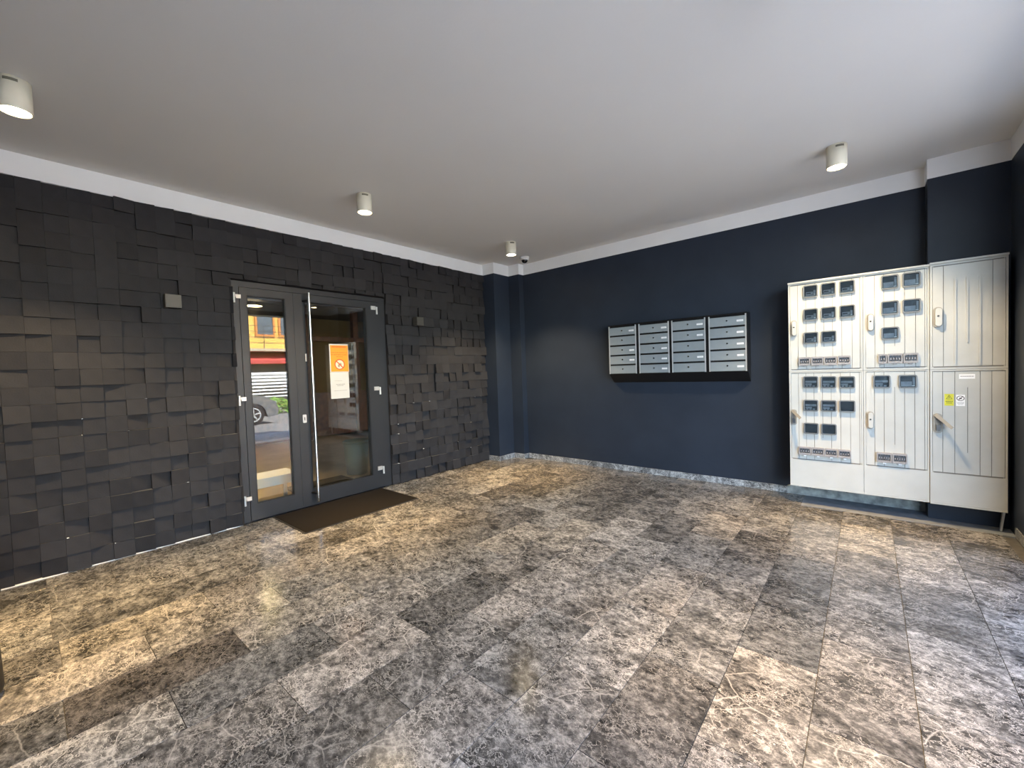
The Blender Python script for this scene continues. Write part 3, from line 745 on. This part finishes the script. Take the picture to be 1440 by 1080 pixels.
# ================================================================== HALL BEHIND THE GLASS DOOR
M_OCHRE = mat('ochre_plaster', (.34, .26, .13), .8, var=.08, scale=2)
M_WOOD = mat('brown_wood', (.13, .05, .02), .45, var=.35, scale=12)
M_HALLF = mat('hall_tiles', (.30, .22, .14), .35, var=.2, scale=3)
b = MB().box(-6.2, -.25, -4.6, 1.6, -.25, -.002); tag(b.build('floor_hall', M_HALLF), 'tan hall floor seen through the door glass', 'floor', kind='structure')
b = MB().box(-6.2, -.25, -4.6, 1.6, 2.72, 2.95); tag(b.build('ceiling_hall', mat('hall_ceiling', (.16, .15, .14), .8, var=.05)), 'dim hall ceiling behind the door glass', 'ceiling', kind='structure')
b = MB().box(-6.4, -6.2, -4.6, 1.6, 0, 2.72); tag(b.build('wall_hall_back', M_OCHRE), 'ochre end wall of the hall behind the glass', 'wall', kind='structure')
b = MB().box(-6.2, -.25, -4.8, -4.6, 0, 2.72); tag(b.build('wall_hall_left', M_OCHRE), 'ochre side wall of the hall nearer the camera', 'wall', kind='structure')
b = MB().box(-6.2, -.25, 1.6, 1.8, 0, 2.72); tag(b.build('wall_hall_right', M_OCHRE), 'ochre side wall of the hall farther away', 'wall', kind='structure')
pt = empty('wooden_partition', (-4.5, -1, 0)); tag(pt, 'brown wooden partition with posts and transom inside the hall', 'partition')
for y in (-2.1, -1.0, .1, 1.2): MB().box(-4.56, -4.44, y - .06, y + .06, 0, 2.7).build('post', M_WOOD, pt)
MB().box(-4.55, -4.45, -2.1, 1.2, 2.02, 2.12).build('transom', M_WOOD, pt)
for y in (-2.04, -.94, .16): MB().box(-4.52, -4.48, y, y + .98, .05, .95).build('panel', M_WOOD, pt)
bm = empty('ceiling_beam', (-3, -1, 2.5)); tag(bm, 'dark beam across the hall ceiling', 'beam'); MB().box(-3.1, -2.9, -4.6, 1.6, 2.5, 2.72).build('beam_body', mat('dark_beam', (.03, .025, .02), .6, var=.2), bm)
hl = empty('hall_lamp', (-3.6, -2.19, 2.5)); tag(hl, 'round yellow ceiling lamp glowing inside the hall', 'ceiling lamp')
b = MB(); b.lathe((-3.6, -2.19, 2.5), [(0, .22), (.03, .22), (.03, .03), (.13, .02), (.13, 0), (.12, 0), (.12, .012), (0, .012)], 28); b.build('housing', M_CREAM, hl)
b = MB(); b.cyl((-3.6, -2.19, 2.503), Z, .118, .006, 28); b.build('diffuser', M_EMIT2, hl)
ld = bpy.data.lights.new('hall_light', 'POINT'); ld.energy = 3; ld.color = (1, .74, .40); ld.shadow_soft_size = .1
lo = bpy.data.objects.new('hall_light', ld); COL.objects.link(lo); lo.parent = hl; lo.location = (0, 0, -.06)
added_lamp = empty('hall_lamp', (-.9, -3.35, 2.72)); tag(added_lamp, 'added cream cylinder lamp, out of view, brightening the white bench and hall floor', 'ceiling lamp')  # added unseen lamp to brighten bench and floor behind the left leaf
b = MB(); b.lathe((-.9, -3.35, 2.72), [(0, 0), (.06, 0), (.06, -.15), (.054, -.15), (.054, -.13), (0, -.13)], 28); b.build('housing', M_CREAM, added_lamp)
b = MB(); b.cyl((-.9, -3.35, 2.583), Z, .0535, .006, 28); b.build('diffuser', M_EMIT2, added_lamp)
ld = bpy.data.lights.new('added_beam', 'SPOT'); ld.energy = 110; ld.color = (1, .78, .5); ld.spot_size = math.radians(64); ld.spot_blend = .9; ld.shadow_soft_size = .04
lo = bpy.data.objects.new('added_beam', ld); COL.objects.link(lo); lo.parent = added_lamp; lo.location = (0, 0, -.146)
# white bench just inside the left leaf
bc = empty('white_bench', (-.45, -3.25, 0)); tag(bc, 'low white bench standing behind the left door glass', 'bench')
M_BENCH = mat('bench_white', (.80, .80, .78), .45, var=.03)
MB().box(-.62, -.30, -3.55, -2.96, .285, .31).build('bench_top', M_BENCH, bc)
MB().box(-.60, -.585, -3.53, -2.99, .215, .285).build('apron', M_BENCH, bc); MB().box(-.335, -.32, -3.53, -2.99, .215, .285).build('apron', M_BENCH, bc)
for x in (-.605, -.345):
    for y in (-3.54, -3.01): MB().box(x, x + .035, y, y + .035, 0, .285).build('leg', M_BENCH, bc)
hb_ = empty('pale_bin', (-.95, -1.95, 0)); tag(hb_, 'pale green grey bin inside the hall behind the right leaf', 'bin')
b = MB(); b.lathe((-.95, -1.95, 0), [(0, 0), (.13, 0), (.155, .42), (.148, .42), (.125, .02), (0, .02)], 28); b.build('bin_body', mat('pale_green_plastic', (.22, .25, .18), .5, var=.05), hb_)
b = MB(); b.lathe((-.95, -1.95, 0), [(.150, .41), (.166, .41), (.166, .435), (.148, .435), (.148, .41)], 28); b.build('bin_rim', mat('pale_green_plastic', (.22, .25, .18)), hb_)
dm2 = empty('hall_mat', (-.7, -2.5, 0)); tag(dm2, 'dark mat lying inside the hall behind the glass door', 'doormat')
MB().box(-1.0, -.4, -2.85, -2.15, -.002, .006).build('mat_pile', M_MAT, dm2); MB().box(-1.01, -.39, -2.86, -2.14, -.002, .002).build('mat_border', M_MATEDGE, dm2)

# ================================================================== STREET (lights the lobby, mirrored in the left leaf)
XS = XR + .3
b = MB().box(XS, XS + 1.4, -25, 30, -.3, -.02); tag(b.build('pavement', mat('pavement_concrete', (.40, .39, .37), .8, var=.12, scale=3)), 'grey concrete pavement outside the street opening', 'pavement', kind='structure')
b = MB().box(XS + 1.4, 14.2, -25, 30, -.3, -.10); tag(b.build('road', mat('asphalt', (.19, .185, .18), .85, var=.12, scale=2)), 'sunlit asphalt road across the street opening', 'road', kind='structure')
b = MB().box(14.2, 40, -25, 30, -.3, -.02); tag(b.build('far_pavement', mat('pavement_concrete', (.40, .39, .37))), 'pale pavement on the far side of the street', 'pavement', kind='structure')
bl = empty('yellow_building', (17, 4, 0)); tag(bl, 'yellow rendered house across the street mirrored in the door', 'building')
M_YEL = mat('yellow_render', (.80, .50, .12), .8, var=.05, scale=1); M_OR = mat('orange_trim', (.62, .24, .06), .7, var=.05)
MB().box(17, 24, -.5, 9, 0, 5.6).build('wall', M_YEL, bl)
b = MB(); b.prism([(16.6, 5.6), (24.4, 5.6), (20.5, 7.0)], (0, -.8, 0), X, Z, Y, 10.1); b.build('roof', mat('roof_red', (.35, .10, .06), .8, var=.1), bl)
for y in (.4, 2.75, 3.75, 6.2, 7.6):
    w = MB(); w.ring([(y - .42, 3.25), (y + .42, 3.25), (y + .42, 4.75), (y - .42, 4.75)], [(y - .33, 3.33), (y + .33, 3.33), (y + .33, 4.67), (y - .33, 4.67)], (17, 0, 0), Y, Z, (-1, 0, 0), .06)
    w = w.build('window', M_OR, bl)
    MB().box(16.97, 16.99, y - .33, y + .33, 3.33, 4.67).build('pane', mat('far_pane', (.10, .12, .14), .15, var=.1), w)
b = MB()
for z in (2.85, 3.1, 3.35, 3.6): b.box(15.98, 16.0, -.5, 9, z, z + .025)
for i in range(11): b.box(15.98, 16.0, -.5 + i * .94, -.47 + i * .94, 2.6, 3.62)
b.build('balcony_rail', M_INK, bl)
MB().box(15.95, 17, -.5, 9, 2.5, 2.62).build('balcony_slab', mat('slab', (.5, .42, .3), .8, var=.05), bl)
b = MB(); b.prism([(17, 2.5), (15.9, 2.1), (15.9, 1.95), (16.0, 1.95), (17, 2.4)], (0, .0, 0), X, Z, Y, 8); b.build('awning', mat('awning_red', (.50, .07, .06), .8, var=.05), bl)
MB().box(16.9, 17, .4, 8.4, .2, 1.95).build('shop_front', mat('shop_grey', (.05, .052, .056), .4, var=.1), bl)
fc = empty('slatted_fence', (15, 4, 0)); tag(fc, 'white horizontal slat fence before the yellow house', 'fence')
for i in range(8): MB().box(15, 15.03, -3, 10, .50 + i * .135, .50 + i * .135 + .06 + i * .0075).build('slat', M_BENCH, fc)
for y in (-3, 0, 3, 6, 9.9): MB().box(15.03, 15.10, y, y + .08, -.02, 1.56).build('post', M_INK, fc)
def bush(x, y, z, r, label):
    o = empty('hedge_bush', (x, y, z)); tag(o, label, 'bush', 'hedge bushes along the far pavement')
    b = MB(); rr_ = random.Random(int(x * 10 + y * 100))
    for i in range(420):
        th = rr_.uniform(0, 2 * math.pi); ph = math.acos(rr_.uniform(-.3, 1)); q = r * rr_.uniform(.7, 1)
        p = Vector((x + q * math.sin(ph) * math.cos(th), y + q * 1.3 * math.sin(ph) * math.sin(th), z + max(.02, q * .9 * math.cos(ph) + .15)))
        a = Vector((rr_.uniform(-1, 1), rr_.uniform(-1, 1), rr_.uniform(-1, 1))).normalized() * .09; c = a.orthogonal().normalized() * .05
        b.add([p - a, p + c, p + a, p - c], [(0, 1, 2, 3)])
    tag(b.build('foliage', mat('leaf_green', (.16, .30, .04), .6, var=.3, scale=5), o), kind='stuff')
    MB().cyl((x, y, z), Z, .05, r * .6, 8).build('stem', M_WOOD, o)
bush(13.6, 1.75, -.10, .55, 'sunlit green bush right of the parked car'); bush(14.1, 3.2, -.02, .45, 'green bush in front of the slat fence, farther along')
def car(x, y, label, col):
    """car parked along y, nose toward +y; y is the front axle"""
    o = empty('parked_car', (x, y - 1.3, -.1)); tag(o, label, 'car', 'cars parked across the street')
    z0 = -.10; W = .88
    prof = [(-3.45, .30), (-3.5, .75), (-3.3, .95), (-1.0, .98), (.32, .86), (.66, .66), (.72, .40), (.68, .25), (.42, .22)]
    for k in range(9): a = math.pi * k / 8; prof.append((0 + .37 * math.cos(a), .31 + .36 * math.sin(a)))
    prof.append((-2.25, .22))
    for k in range(9): a = math.pi * k / 8; prof.append((-2.62 + .37 * math.cos(a), .31 + .36 * math.sin(a)))
    pm = mat('car_paint_' + col[0], col[1], .25, metal=.3, var=.03, coat=.8)
    b = MB(); b.prism(prof, (x - W, y, z0), Y, Z, X, 2 * W); b.build('body', pm, o)
    b = MB(); P = [(-3.1, .95), (-2.5, 1.42), (-1.3, 1.45), (-.35, .93)]
    A = [Vector((x - W + .05 + (.14 if p[1] > 1 else 0), y + p[0], z0 + p[1])) for p in P]; B = [Vector((2 * x - a.x, a.y, a.z)) for a in A]
    b.add(A + B, [(0, 1, 2, 3), (7, 6, 5, 4), (0, 4, 5, 1), (2, 6, 7, 3)], 0); b.add(A + B, [(1, 5, 6, 2)], 1)
    b.build('cabin', [mat('car_glass', (.02, .025, .03), .08, var=.1), pm], o)
    for wy in (0, -2.62):
        for s_ in (-1, 1):
            wx = x + s_ * (W - .1)
            b = MB(); b.cyl((wx - s_ * .1, y + wy, z0 + .31), (s_, 0, 0), .31, .2, 28); t = b.build('wheel', M_GASKET, o)
            b = MB(); f = wx + s_ * .1
            b.ring([(.215 * math.cos(2 * math.pi * i / 24), .215 * math.sin(2 * math.pi * i / 24)) for i in range(24)], [(.18 * math.cos(2 * math.pi * i / 24), .18 * math.sin(2 * math.pi * i / 24)) for i in range(24)], (f, y + wy, z0 + .31), Y, Z, (s_, 0, 0), .012)
            for k in range(5):
                a = 2 * math.pi * k / 5 + .3; ca, sa = math.cos(a), math.sin(a)
                b.prism([(.02 * sa, -.02 * ca), (.19 * ca + .022 * sa, .19 * sa - .022 * ca), (.19 * ca - .022 * sa, .19 * sa + .022 * ca), (-.02 * sa, .02 * ca)], (f, y + wy, z0 + .31), Y, Z, (s_, 0, 0), .014)
            b.build('rim', M_SILVER, t)
    for s_ in (-1, 1): MB().box(x + s_ * .62 - .16, x + s_ * .62 + .16, y + .58, y + .70, z0 + .56, z0 + .68).build('headlight', M_LABEL, o)
car(10.6, -.28, 'silver grey car parked across the street, mirrored in the left leaf', ('silver', (.15, .16, .175)))
car(11.2, 7.2, 'dark car parked farther along the street', ('dark', (.03, .033, .04)))
